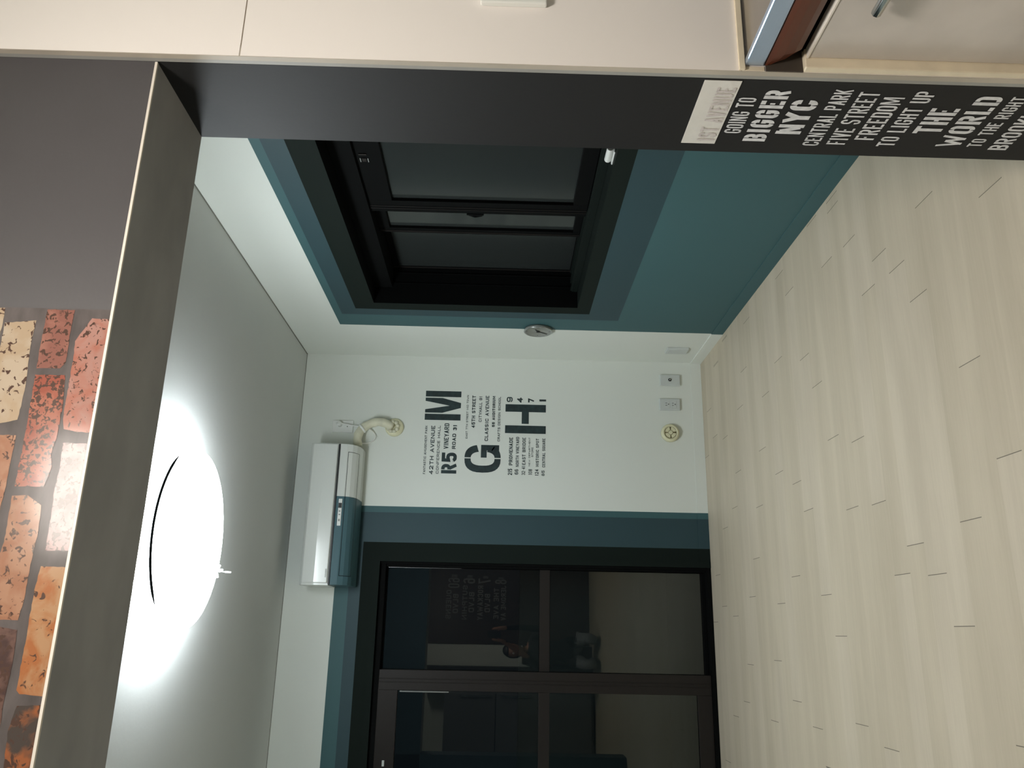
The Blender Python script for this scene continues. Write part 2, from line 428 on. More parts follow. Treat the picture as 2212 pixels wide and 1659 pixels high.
# --- back wall with the painted surround of the sliding door
DX0, DX1, DZ1 = -.826, .366, 1.797           # door recess
def back_pick(x, z):
    if DX0 < x < DX1 and z < DZ1: return None
    if -.928 < x < .468 and z < 1.894: return M['teal_dark']
    if -1.090 < x < .630 and z < 1.957: return M['teal_mid']
    if -1.130 < x < .664 and z < 2.032: return M['teal']
    return M['wall_white']
BT = .16
mb = grid_wall('wall_back', [LX, -1.130, -1.090, -.928, DX0, DX1, .468, .630, .664, W], [0, DZ1, 1.894, 1.957, 2.032, H],
               lambda u, v, t: (u, D+t, v), back_pick, BT)
for a, b in (((DX0, 0), (DX0, DZ1)), ((DX0, DZ1), (DX1, DZ1)), ((DX1, DZ1), (DX1, 0))):
    mb.poly([(a[0], D, a[1]), (b[0], D, b[1]), (b[0], D+BT, b[1]), (a[0], D+BT, a[1])], M['black'])
wall_back = struct(mb.build('wall_back'))
wall_back['label'] = 'white back wall with a teal and black painted band around the sliding door'
# --- right wall with the window
WY0, WY1, WZ0, WZ1 = 1.74, 3.695, .80, 1.80
def right_pick(y, z):
    if WY0 < y < WY1 and WZ0 < z < WZ1: return None
    if 1.66 < y < 3.774 and .733 < z < 1.902: return M['teal_dark']
    if 1.58 < y < 3.851 and .577 < z < 1.983: return M['teal_mid']
    if y < 4.000 and z < 2.020: return M['teal']
    return M['wall_white']
mb = grid_wall('wall_right', [TY-.1, 1.58, 1.66, WY0, WY1, 3.774, 3.851, 4.0, D], [0, .577, .733, WZ0, WZ1, 1.902, 1.983, 2.020, H],
               lambda u, v, t: (W+t, u, v), right_pick, .30)
RX = W+.30
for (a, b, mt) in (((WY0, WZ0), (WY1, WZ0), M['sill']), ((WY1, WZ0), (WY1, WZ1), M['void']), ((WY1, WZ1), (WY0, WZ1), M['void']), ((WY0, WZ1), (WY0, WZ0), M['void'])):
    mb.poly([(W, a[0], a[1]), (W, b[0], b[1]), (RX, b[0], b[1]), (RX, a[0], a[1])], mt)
wall_right = struct(mb.build('wall_right'))
wall_right['label'] = 'right wall painted teal in stepped bands around the window'
mb = MB(); mb.box((LX-.08, TY, 0), (LX, D+.1, H), M['wall_white']); struct(mb.build('wall_left'))
# --- baseboards, painted over with the wall colours
mb = MB()
for x0, x1, mt in ((DX1+.035, .468, 'teal_dark'), (.468, .630, 'teal_mid'), (.630, .664, 'teal'), (.664, W-.0005, 'wall_white')):
    mb.box((x0, D-.003, .0002), (x1, D-.0003, .060), M[mt])
struct(mb.build('baseboard_back'))
mb = MB()
mb.box((W-.0035, TY+.001, .0002), (W-.0003, 4.0, .061), M['teal'])
mb.box((W-.006, 4.0, .0002), (W-.0003, D-.0035, .061), M['wall_white'])
struct(mb.build('baseboard_right'))

M['seam'] = mat('ceiling_seam', (120, 120, 112), .8)
mb = MB(); mb.box((W-.004, TY+.001, H-.0035), (W-.0003, D-.001, H-.0003), M['seam']); struct(mb.build('trim_3'))
mb = MB(); mb.box((LX+.01, D-.003, H-.0025), (W-.005, D-.0003, H-.0003), M['seam']); struct(mb.build('trim_4'))
# --- partition with the wide opening: header beam, right pier
mb = MB()
hx0 = -1.0
def quad(mb, pts, m_): mb.poly(pts, m_)
mb.poly([(hx0, FY, HZ), (JX, FY, HZ), (JX, TY, HZ), (hx0, TY, HZ)], M['concrete'])
mb.poly([(KX0, FY, HZ), (KX0, FY, H), (JX, FY, H), (JX, FY, HZ)], M['grey'])
mb.poly([(KX0, TY, HZ), (KX0, TY, H), (W, TY, H), (W, TY, HZ)], M['teal_mid'])
header = struct(mb.build('wall_header'))
header['label'] = 'beam over the opening with a concrete look underside and grey painted front'
mb = MB(); mb.box((hx0, FY-.0018, HZ-.0016), (JX-.002, FY+.0020, HZ+.0026), M['bead'])
struct(mb.build('trim_1'))                                            # white corner bead of the beam
mb = MB()
mb.poly([(JX, FY, 0), (JX, TY, 0), (JX, TY, H), (JX, FY, H)], M['jamb'])
mb.poly([(JX, TY, 0), (W, TY, 0), (W, TY, HZ), (JX, TY, HZ)], M['teal_mid'])
mb.poly([(JX, FY, 0), (KX1, FY, 0), (KX1, FY, H), (JX, FY, H)], M['jamb'])
pier = struct(mb.build('wall_pier')); pier['label'] = 'graphite painted side of the opening carrying white stencilled words'
mb = MB(); mb.box((KX0, FY, 0), (hx0, TY, H), M['teal_mid']); struct(mb.build('wall_pier_left'))
mb = MB(); mb.box((JX+.0003, 1.1945, 0), (JX+.02, FY-.0003, H-.0005), M['strip2']); mb.box((JX, 1.1835, 0), (JX+.02, 1.1945, H-.0005), M['strip1'])
struct(mb.build('trim_2'))                                            # grey edge strip beside the tiles
# --- kitchen walls
mb = MB()
xs = [JX+.001, 1.30, KX1]; zs = [0, .763, 1.636, H]
mb.poly([(JX+.001, TILE_Y+.002, 0), (KX1, TILE_Y+.002, 0), (KX1, TILE_Y+.002, H), (JX+.001, TILE_Y+.002, H)], M['grout'])
for x0, x1 in ((JX+.001, 1.5465), (1.5495, KX1)):
    for z0, z1 in ((0, .762), (.764, 1.6343), (1.6367, H)):
        mb.box((x0, TILE_Y, z0), (x1, TILE_Y+.006, z1), M['tile'])
tiles = struct(mb.build('wall_kitchen_tiled')); tiles['label'] = 'large glossy white wall tiles at the kitchen end wall'
mb = MB(); mb.box((KX1, KY, 0), (KX1+.08, FY, H), M['wall_white']); struct(mb.build('wall_kitchen_right'))
mb = MB(); mb.box((KX0-.08, KY, 0), (KX0, TY, H), M['wall_white']); struct(mb.build('wall_kitchen_left'))
mb = MB(); mb.box((KX0, KY-.08, 0), (KX1, KY, H), M['wall_white']); struct(mb.build('wall_kitchen_back'))

# ------------------------------------------------------------------ brick wallpaper on the beam
def clip(poly, fn):
    out = []
    for i, p in enumerate(poly):
        q = poly[(i+1) % len(poly)]; a, b = fn(p), fn(q)
        if a >= 0: out.append(p)
        if a*b < 0:
            t = a/(a-b); out.append((p[0]+(q[0]-p[0])*t, p[1]+(q[1]-p[1])*t))
    return out
B_CREAM = brick_print('brick_cream', (226, 200, 168), (236, 216, 190), 95, .35)
B_PINK = brick_print('brick_dusky_pink', (176, 118, 104), (196, 138, 120), 120, .39)
B_SALMON = brick_print('brick_salmon', (218, 142, 120), (222, 168, 154), 130, .36)
B_RED = brick_print('brick_red', (190, 104, 84), (212, 134, 110), 150, .44)
B_ORANGE = brick_print('brick_orange', (216, 138, 84), (232, 182, 136), 90, .33)
B_MAUVE = brick_print('brick_mauve', (166, 116, 112), (196, 154, 150), 130, .40)
B_DARK = brick_print('brick_dark', (96, 72, 68), (140, 108, 98), 110, .43)
B_TAN = brick_print('brick_tan', (204, 146, 114), (222, 170, 138), 100, .35)
B_MIX = brick_print('brick_burnt', (96, 86, 80), (196, 120, 74), 90, .38)
BRICKS = [
 (B_CREAM, [(0.457,1.901),(0.452,1.949),(0.289,1.947),(0.290,1.924),(0.296,1.899),(0.305,1.898),(0.347,1.897),(0.414,1.902)]),
 (B_PINK, [(0.476,1.844),(0.476,1.887),(0.413,1.887),(0.378,1.886),(0.379,1.85),(0.389,1.843),(0.437,1.845)]),
 (B_SALMON, [(0.463,1.815),(0.462,1.78),(0.279,1.78),(0.279,1.807),(0.283,1.827),(0.299,1.831),(0.399,1.833),(0.424,1.835)]),
 (B_RED, [(0.368,1.886),(0.368,1.84),(0.317,1.835),(0.274,1.835),(0.243,1.839),(0.224,1.834),(0.195,1.84),(0.195,1.883),(0.258,1.883),(0.316,1.884)]),
 (B_TAN, [(0.272,1.941),(0.272,1.896),(0.183,1.896),(0.110,1.900),(0.105,1.944),(0.18,1.941)]),
 (B_MAUVE, [(0.262,1.824),(0.261,1.78),(0.103,1.78),(0.103,1.821),(0.156,1.822),(0.19,1.824),(0.225,1.822)]),
 (B_TAN, [(0.181,1.884),(0.182,1.861),(0.168,1.839),(0.129,1.836),(0.077,1.838),(0.031,1.838),(0.006,1.841),(0.006,1.867),(0.006,1.884),(0.081,1.888),(0.114,1.882)]),
 (B_ORANGE, [(0.081,1.823),(0.08,1.78),(-0.094,1.78),(-0.091,1.82),(-0.086,1.825),(0,1.825),(0.047,1.826)]),
 (B_DARK, [(-0.003,1.865),(-0.007,1.839),(-0.053,1.837),(-0.096,1.839),(-0.182,1.836),(-0.184,1.878),(-.17,1.886),(-0.003,1.889)]),
 (B_MIX, [(-0.106,1.82),(-0.104,1.78),(-0.262,1.78),(-0.260,1.818),(-0.136,1.826)]),
]
kinds = [B_CREAM, B_PINK, B_SALMON, B_RED, B_ORANGE, B_MAUVE, B_DARK, B_TAN, B_MIX]
def rough_brick(x0, x1, z0, z1):
    pts = []
    for (ax, az, bx, bz) in ((x1, z0, x1, z1), (x1, z1, x0, z1), (x0, z1, x0, z0), (x0, z0, x1, z0)):
        n = 7 if az == bz else 2
        for i in range(n):
            pts.append((ax+(bx-ax)*i/n+random.uniform(-.0015, .0015), az+(bz-az)*i/n+random.uniform(-.0016, .0016)))
    return pts
course = 0; z = 1.785
BR = list(BRICKS)
bounds = [(1.780, 1.822), (1.838, 1.886), (1.897, 1.943)]
while bounds[-1][1] < H: bounds.append((bounds[-1][0]+.0555, bounds[-1][1]+.0555))
for ci, (z0, z1) in enumerate(bounds):
    x = {0: -.278, 1: -.200, 2: .088}.get(ci, .477-random.choice((0, .09)) if ci > 2 else .477)
    if ci > 2 and x < .477: BR.append((random.choice(kinds), rough_brick(x+.012, .477, z0, min(z1, H-.001))))
    while x > KX0+.2:
        L = random.uniform(.155, .185)
        BR.append((random.choice(kinds), rough_brick(x-L, x, z0, min(z1, H-.001)))); x -= L+.014
mb = MB()
mb.poly([(KX0+.001, FY-.0008, HZ+.003), (.478, FY-.0008, HZ+.003), (.478, FY-.0008, H), (KX0+.001, FY-.0008, H)], M['mortar'])
def jag(poly):
    out = []
    for i, p in enumerate(poly):
        q = poly[(i+1) % len(poly)]; l = math.dist(p, q); n = max(1, int(l/.006))
        for j in range(n):
            t = j/n; a = .0006 if j else 0
            out.append((p[0]+(q[0]-p[0])*t+random.uniform(-a, a), p[1]+(q[1]-p[1])*t+random.uniform(-a, a)))
    return out
for mt, poly in BR:
    poly = clip(jag(poly), lambda p: p[1]-(HZ+.003)); poly = clip(poly, lambda p: H-.001-p[1])
    if len(poly) > 2: mb.poly([(p[0], FY-.0012, p[1]) for p in poly], mt)
bw = mb.build('brick_wallpaper', header); bw['label'] = 'printed brick wallpaper in red, cream and orange'

# ------------------------------------------------------------------ lettering on the back wall
BTX = [('FANTASTIC AMUSEMENT PARK',.848,1.128,1.578,1.591),('42TH AVENUE',.847,1.127,1.535,1.557),('CONFERENCE HALL',.851,1.128,1.504,1.519),
('R5',.854,.973,1.405,1.490),('VINEYARD',.994,1.143,1.455,1.482),('ROAD',.995,1.083,1.414,1.435),('31',1.103,1.135,1.411,1.433),('M',1.161,1.334,1.393,1.597),
('EAST 7TH STREET MID TOWN',1.057,1.313,1.349,1.360),('45TH STREET',1.120,1.312,1.309,1.329),('CITYHALL 91',1.156,1.309,1.272,1.289),('CLASSIC AVENUE',1.045,1.312,1.232,1.252),
('55 AUDITORIUM',1.128,1.311,1.196,1.212),('CRAFTS DESIGN SCHOOL',1.044,1.308,1.165,1.179),('G',.863,1.022,1.158,1.362),('H',1.094,1.265,.905,1.137),
('9',1.278,1.308,1.097,1.131),('4',1.276,1.306,1.039,1.071),('7',1.278,1.304,.974,1.008),('1',1.282,1.301,.904,.943),
('215',.853,.889,1.092,1.116),('PROMENADE',.909,1.069,1.091,1.112),('66',.857,.887,1.058,1.078),('NORTH VINEYARD',.901,1.073,1.055,1.073),
('32-41',.855,.907,1.019,1.039),('EAST BRIDGE',.913,1.070,1.018,1.037),('108',.857,.889,.980,1.001),('NEW DEPARTMENT',.906,1.071,.992,1.001),('STORE',.959,1.015,.975,.985),
('124',.852,.889,.944,.964),('HISTORIC SPOT',.905,1.066,.943,.960),('85',.852,.883,.910,.927),('CENTRAL SQUARE',.901,1.068,.907,.924)]
BOLD = {'M': .155, 'G': .20, 'H': .18, 'R5': .19, '42TH AVENUE': .17, '215': .26, '55 AUDITORIUM': .24, '31': .22, 'CLASSIC AVENUE': .18, 'ROAD': .2,
        '45TH STREET': .18, 'PROMENADE': .18, '9': .15, '4': .2, '7': .22, '1': .26}
wl = thing('wall_lettering', (1.09, D-.001, 1.25), 'dark green stencilled street names and big letters M, G, H on white wall', 'wall lettering')
def big_letter(ch, x0, x1, z0, z1):
    """the three large stencil letters drawn in full"""
    w_, h_ = x1-x0, z1-z0; P = []
    def add(*pts): P.append([(x0+u*w_, z0+v*h_) for u, v in pts])
    if ch == 'M':
        add((0, 0), (.21, 0), (.21, 1), (0, 1)); add((.80, 0), (1, 0), (1, 1), (.80, 1))
        add((.25, 1), (.25, .52), (.43, 0), (.50, 0), (.50, .32), (.36, 1)); add((.50, .32), (.50, 0), (.60, 0), (.76, .52), (.76, 1), (.65, 1))
    if ch == 'H':
        add((0, 0), (.27, 0), (.27, 1), (0, 1)); add((.74, 0), (1, 0), (1, 1), (.74, 1)); add((.33, .42), (.745, .42), (.745, .595), (.33, .595))
    if ch == 'G':
        def A(r, a0, a1, n=14, cx=.5, cy=.5, e=2.6):
            out = []
            for i in range(n+1):
                a = math.radians(a0+(a1-a0)*i/n); c_, s_ = math.cos(a), math.sin(a)
                out.append((cx+r[0]*abs(c_)**(2/e)*(1 if c_ >= 0 else -1), cy+r[1]*abs(s_)**(2/e)*(1 if s_ >= 0 else -1)))
            return out
        def band(a0, a1, lim):
            o = A((.5, .5), a0, a1); i = A((.25, .33), a0, a1)
            for k in range(len(o)-1): P.append([(x0+u*w_, z0+v*h_) for u, v in clip([o[k], o[k+1], i[k+1], i[k]], lim) ] or [(x0, z0)]*3)
        band(90, 270, lambda p: .505-p[0])
        band(90, 14, lambda p: p[0]-.54)
        band(270, 345, lambda p: p[0]-.54)
        add((.54, .39), (1.0, .39), (1.0, .55), (.54, .55)); add((.80, .05), (1.0, .05), (1.0, .42), (.80, .42))
    return P
for txt, x0, x1, z0, z1 in BTX:
    if txt in 'MGH':
        mb = MB()
        for i, p in enumerate(big_letter(txt, x0, x1, z0, z1)):
            if len(p) > 2: mb.poly([(q[0], D-.0008-(i % 5)*2e-5, q[1]) for q in p], M['letter'])
        o = mb.build('large_letter', wl)
    else:
        letters(txt, (x0, D, z0), (x1, D, z0), z1-z0, (0, -1, 0), M['letter'], 'text_line', wl, BOLD.get(txt, .15)+.035)

# ------------------------------------------------------------------ lettering on the pier
JT = [('GOING TO',1.363,1.254,.713,.746),('BIGGER',1.388,1.231,.6575,.702),('NYC',1.361,1.256,.5965,.6455),('CENTRAL PARK',1.397,1.2235,.5475,.580),
('FIVE STREET',1.391,1.228,.496,.533),('FREEDOM',1.373,1.241,.4465,.4845),('TO LIGHT UP',1.393,1.222,.3975,.4325),('THE',1.3465,1.268,.3295,.3825),
('WORLD',1.3875,1.231,.269,.3165),('TO THE RIGHT',1.386,1.2295,.226,.254),('BROOKLYN',1.394,1.232,.170,.207)]
jl = thing('stencil_lettering', (JX-.001, 1.31, .46), 'white stencilled words GOING TO BIGGER NYC on the dark side of the opening', 'wall lettering')
for txt, y0, y1, z0, z1 in JT:
    letters(txt, (JX, y0, z0), (JX, y1, z0), z1-z0, (-1, 0, 0), M['letter_w'], 'text_line', jl, {'THE': .26, 'WORLD': .22, 'BIGGER': .24, 'NYC': .24}.get(txt, .2))
mb = MB(); mb.box((JX-.0012, 1.2085, .754), (JX-.0004, 1.400, .821), M['paper'])
ps = tag(mb.build('paper_strip'), 'white strip with faded grey words 1ST AVENUE stuck above the white stencilled words', 'sticker')
letters('1ST AVENUE', (JX-.0012, 1.391, .759), (JX-.0012, 1.2265, .759), .034, (-1, 0, 0), M['letter_g'], 'faded_text', ps, .2)

# ------------------------------------------------------------------ sliding door (door_1)
dr = bpy.data.objects.new('door_1', None); COL.objects.link(dr); dr['kind'] = 'structure'
dr['label'] = 'dark framed glass sliding door in the back wall'
mb = MB()                                     # outer frame, slightly proud of the paint
mb.box((DX1, D-.006, .0005), (DX1+.034, D+.02, DZ1+.034), M['teal_dark'])
mb.box((DX0-.034, D-.006, .0005), (DX0, D+.02, DZ1+.034), M['teal_dark'])
mb.box((DX0, D-.006, DZ1), (DX1, D+.02, DZ1+.034), M['teal_dark'])
mb.box((DX0, D+.0, .0005), (DX1, D+.10, .022), M['black'])
mb.box((DX0, D+.02, DZ1-.030), (DX1, D+.10, DZ1-.001), M['black'])
mb.box((DX1-.012, D+.01, .02), (DX1-.0005, D+.10, DZ1-.001), M['black'])
mb.box((DX0+.0005, D+.01, .02), (DX0+.012, D+.10, DZ1-.001), M['black'])
mb.box((DX1-.024, D+.030, .022), (DX1-.012, D+.054, DZ1-.031), M['black'])
mb.build('door_frame', dr)
def sash(name, parent, x0, x1, y0, y1, z0, z1, left, right, top, bot, mid, mt, gm, glints=()):
    mb = MB()
    mb.box((x0, y0, z0), (x0+left, y1, z1), mt); mb.box((x1-right, y0, z0), (x1, y1, z1), mt)
    mb.box((x0+left, y0, z1-top), (x1-right, y1, z1), mt); mb.box((x0+left, y0, z0), (x1-right, y1, z0+bot), mt)
    if mid: mb.box((x0+left, y0, mid[0]), (x1-right, y1, mid[1]), mt)
    # profile grooves of the stiles
    for gx in (x0+left*.45, x0+left*.6): mb.box((gx, y0-.003, z0), (gx+.004, y0, z1), mt)
    for gx in (x1-right*.45, x1-right*.62): mb.box((gx, y0-.003, z0), (gx+.004, y0, z1), mt)
    o = mb.build(name, parent, .0015)
    ym = (y0+y1)/2
    zz = [(z0+bot, mid[0]), (mid[1], z1-top)] if mid else [(z0+bot, z1-top)]
    for za, zb in zz:
        g = MB(); g.box((x0+left-.003, ym-.002, za-.003), (x1-right+.003, ym+.002, zb+.003), gm); g.build('glass_pane', o)
    for bx, za, zb in glints:
        g = MB(); g.box((bx, y0+.006, za), (bx+.006, y0+.011, zb), M['metal_ring']); g.build('glint_strip', o)  # added bright strip, imitates the lamp's glint on the stile edge
    return o
fs = sash('fixed_sash', dr, -.235, DX1-.0125, D+.055, D+.085, .024, DZ1-.031, .05, .012, .008, .02, (.872, .930), M['black'], M['d_glass'], [(.339, 1.36, 1.757)])
mb = MB(); mb.box((-.184, D+.0535, .874), (DX1-.026, D+.0552, .928), M['frame_b']); mb.build('mid_rail', fs)
sash('sliding_sash', dr, DX0+.0125, -.187, D+.018, D+.050, .024, DZ1-.031, .09, .100, .100, .075, (.875, .932), M['frame_b'], M['d_glass'], [(-.296, 1.40, 1.655)])
mb = MB(); mb.box((-.650, D+.012, 1.712), (-.622, D+.0175, 1.724), M['grey_pl']); mb.build('rail_clip', dr, .001)

# balcony seen dimly through the door
mb = MB(); mb.box((-1.6, D+.17, -.06), (1.9, D+1.3, -.02), M['balcony']); struct(mb.build('floor_balcony'))
mb = MB(); mb.box((-1.6, D+1.3, -.02), (1.9, D+1.4, 1.0), M['balcony']); struct(mb.build('wall_balcony'))

# ------------------------------------------------------------------ window (window_1)
wn = bpy.data.objects.new('window_1', None); COL.objects.link(wn); wn['kind'] = 'structure'
wn['label'] = 'black framed sliding window set deep in the teal wall'
mb = MB()
fx0, fx1 = W+.085, RX-.01
mb.box((fx0, WY0+.001, WZ1-.085), (fx1, WY1-.001, WZ1-.001), M['black'])        # head
mb.box((fx0, WY0+.001, WZ0+.001), (fx1, WY1-.001, WZ0+.028), M['sill'])          # sill track
for tx in (.005, .045, .062, .10, .155): mb.box((fx0+tx, WY0+.001, WZ0+.028), (fx0+tx+.004, WY1-.001, WZ0+.036), M['sill'])
mb.box((fx0+.02, WY1-.004, WZ0+.03), (fx0+.024, WY1-.001, WZ1-.085), M['black'])
mb.box((fx0+.075, WY1-.005, WZ0+.03), (fx0+.079, WY1-.001, WZ1-.085), M['black'])
mb.box((1.732, WY1-.006, WZ0+.03), (fx1, WY1-.001, WZ1-.085), M['black'])
mb.box((fx0+.0, WY0+.001, WZ0+.03), (fx1, WY0+.03, WZ1-.085), M['black'])
mb.build('window_frame', wn)
def wsash(name, x, y0, y1, z0, z1, st0, st1, top, bot, gm, th=.032):
    mb = MB()
    mb.box((x, y0, z0), (x+th, y0+st0, z1), M['black']); mb.box((x, y1-st1, z0), (x+th, y1, z1), M['black'])
    mb.box((x, y0+st0, z1-top), (x+th, y1-st1, z1), M['black']); mb.box((x, y0+st0, z0), (x+th, y1-st1, z0+bot), M['black'])
    for gy in (y1-st1*.35, y1-st1*.55): mb.box((x-.003, gy, z0), (x, gy+.003, z1), M['frame_b'])
    o = mb.build(name, wn, .0015)
    g = MB(); g.box((x+th/2-.002, y0+st0-.002, z0+bot-.002), (x+th/2+.002, y1-st1+.002, z1-top+.002), gm); g.build('glass_pane', o)
    return o
s1 = wsash('sliding_sash', 1.640, 1.775, 2.965, .838, 1.714, .06, .088, .095, .058, M['w_glass'])
s2 = wsash('sliding_sash', 1.686, 2.30, 3.232, .838, 1.714, .06, .040, .045, .030, M['w_glass'])
s3 = wsash('outer_sash', 1.735, 1.775, 3.688, .832, 1.714, .03, .006, .03, .008, M['w_glass'], .012)
mb = MB()                                     # crescent latch on the edge of the near sash
mb.box((1.636, 2.965, 1.255), (1.652, 2.974, 1.325), M['black']); mb.tube([(1.640, 2.974, 1.315), (1.636, 2.982, 1.29), (1.640, 2.976, 1.262)], .005, M['black'], 8)
mb.build('latch', s1, .001)
mb = MB()
mb.box((1.6365, 2.548, 1.672), (1.6395, 2.556, 1.700), M['frame_b']); mb.box((1.6365, 2.575, 1.668), (1.6395, 2.600, 1.672), M['metal_ring'])
mb.box((1.6365, 2.575, 1.696), (1.6395, 2.600, 1.700), M['metal_ring']); mb.box((1.637, 2.577, 1.676), (1.6395, 2.598, 1.692), M['frame_b'])
mb.build('adjuster_slot', s1)
# white clip on the sill
wc = thing('sill_clip', (1.575, 2.42, WZ0), 'small white clip standing on the dark window sill close to the opening', 'clip')
mb = MB()
mb.box((1.560, 2.375, WZ0+.0005), (1.592, 2.452, WZ0+.006), M['white_pl']); mb.build('clip_base', wc, .002)
mb = MB(); mb.tube([(1.576, 2.375, WZ0+.018), (1.576, 2.446, WZ0+.018)], [.011, .012], M['white_pl'], 14); mb.build('clip_barrel', wc, .001)

# ------------------------------------------------------------------ air conditioner
ACX0, ACX1 = .222, .966
ac = thing('air_conditioner', ((ACX0+ACX1)/2, D, 1.93), 'wall mounted split air conditioner with a glossy white front and a half teal underside', 'air conditioner')
y_f = 4.285
# side profile (y, z), clockwise from the top back
PROF = [(D-.001, 2.172), (4.335, 2.182), (4.300, 2.178), (y_f, 2.164), (y_f-.004, 2.10), (y_f+.002, 2.030), (4.2865, 2.027), (4.289, 2.020), (4.296, 1.985),
        (4.312, 1.958), (4.338, 1.938), (4.372, 1.926), (4.42, 1.920), (D-.001, 1.918)]
def extrude(mb, prof, x0, x1, mt):
    mb.rings([[(x0, y, z) for y, z in prof], [(x1, y, z) for y, z in prof]], mt, True, False)
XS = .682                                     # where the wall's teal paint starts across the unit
mb = MB(); up = PROF[:7]+[(D-.001, 2.027)]; extrude(mb, up, ACX0, ACX1, M['ac_white']); mb.build('body', ac, .004, 3)
low = [(D-.001, 2.0265), (4.30, 2.0265)]+PROF[7:]
mb = MB(); extrude(mb, low, XS, ACX1, M['ac_white']); mb.build('lower_body', ac, .002)
mb = MB(); extrude(mb, low, ACX0+.004, XS, M['ac_teal']); o = mb.build('lower_body', ac, .002); o['label'] = 'teal painted half of the underside'
mb = MB()                                     # front panel with lip
extrude(mb, [(y_f-.002, 2.168), (y_f-.010, 2.160), (y_f-.014, 2.10), (y_f-.009, 2.034), (y_f-.001, 2.031)], ACX0+.012, ACX1-.006, M['ac_white'])
mb.build('front_panel', ac, .003, 3)
mb = MB(); mb.box((ACX0+.006, y_f-.002, 2.0215), (ACX1-.004, 4.30, 2.0295), M['ink']); mb.build('panel_gap', ac)
def ac_y(z):
    for (y0, z0), (y1, z1) in zip(PROF[6:], PROF[7:]):
        if z1 <= z <= z0: return y0+(y1-y0)*(z0-z)/(z0-z1+1e-9)
    return PROF[-1][0]
mb = MB()                                     # louvre flap following the curved underside
fp = [(ac_y(z)-.0018, z-.0005) for z in (1.976, 1.968, 1.958, 1.948, 1.940, 1.934, 1.930)]
fb = [(y+.0012, z+.001) for y, z in fp][::-1]
extrude(mb, fp+fb, ACX0+.052, XS-.001, M['ac_teal']); o = mb.build('louver', ac)
mb = MB(); extrude(mb, fp+fb, XS+.001, ACX1-.045, M['ac_white']); mb.build('louver', ac)
mb = MB()
for z_ in (1.9785, 1.9300):
    y_ = ac_y(z_); mb.tube([(ACX0+.050, y_-.0006, z_), (ACX1-.043, y_-.0006, z_)], .0011 if z_ > 1.95 else .0017, M['ink'], 6)
for x_ in (ACX0+.0505, ACX1-.0435):
    mb.tube([(x_, ac_y(z)-.0006, z) for z in (1.978, 1.968, 1.958, 1.948, 1.940, 1.930)], .0014, M['ink'], 6)
mb.build('louver_seam', ac)
mb = MB(); py = ac_y(1.997)-.004
mb.box((.527, py, 1.989), (.668, py+.004, 2.008), M['white_pl']); mb.build('display_strip', ac, .0015)
mb = MB(); mb.box((.620, py-.0008, 1.990), (.646, py+.001, 2.007), M['ink']); mb.build('display_window', ac)
for xa, xb in ((.600, .606), (.582, .588), (.550, .562)):
    mb = MB(); mb.box((xa, py-.0006, 1.994), (xb, py+.001, 2.003), M['clock']); mb.build('button', ac)
letters('PANASONIC', (.262, y_f-.0105, 2.0375), (.305, y_f-.0105, 2.0375), .0075, (0, -1, 0), M['clock'], 'front_text', ac, .22, False)
mb = MB()                                     # top intake grille slots
for i in range(20): mb.box((ACX0+.05+i*.033, 4.34, 2.1765), (ACX0+.072+i*.033, 4.46, 2.180), M['ink'])
mb.build('intake_grille', ac)

# duct from the unit to the wall sleeve
du = thing('vent_pipe', (1.10, D, 1.80), 'cream wrapped pipe curving from the air conditioner into a round wall sleeve', 'pipe')
pts = [(.985, 4.435, 1.955), (1.02, 4.432, 1.960), (1.055, 4.435, 1.957), (1.085, 4.438, 1.942), (1.105, 4.440, 1.918), (1.122, 4.442, 1.888), (1.130, 4.444, 1.855), (1.128, 4.448, 1.825), (1.120, 4.454, 1.800), (1.112, 4.470, 1.780)]
sm = []
for i in range(len(pts)-1):
    for t in (0, .5): sm.append(tuple(pts[i][k]*(1-t)+pts[i+1][k]*t for k in range(3)))
sm.append(pts[-1])
M['wrap'] = mat('cream_pipe_wrap', (214, 212, 190), .5, noise=(25, .1), bump=(35, .6))
mb = MB(); mb.tube(sm, [.024+.0012*math.sin(i*1.9) for i in range(len(sm))], M['wrap'], 18); mb.build('pipe_wrap', du)
mb = MB(); c = Vector((1.089, 4.438, 1.938)); t = Vector((.64, 0, -.77))
mb.tube([c-t*.006, c+t*.006], .0285, M['white_pl'], 24); mb.build('band', du)
mb = MB(); mb.lathe([(.052, 0), (.052, -.010), (.046, -.018), (.03, -.021), (.001, -.021)], (1.110, D-.0005, 1.765), 'y', M['cream_pl']); mb.build('wall_sleeve', du)
mb = MB()                                     # putty around the pipe
for k in range(9):
    a = k*2*math.pi/9; mb.lathe([(.0005, -.040), (.008, -.036), (.012, -.028), (.008, -.018), (.001, -.016)], (1.110+.028*math.cos(a), D, 1.772+.028*math.sin(a)), 'y', M['wrap'], 10)
mb.build('putty', du)
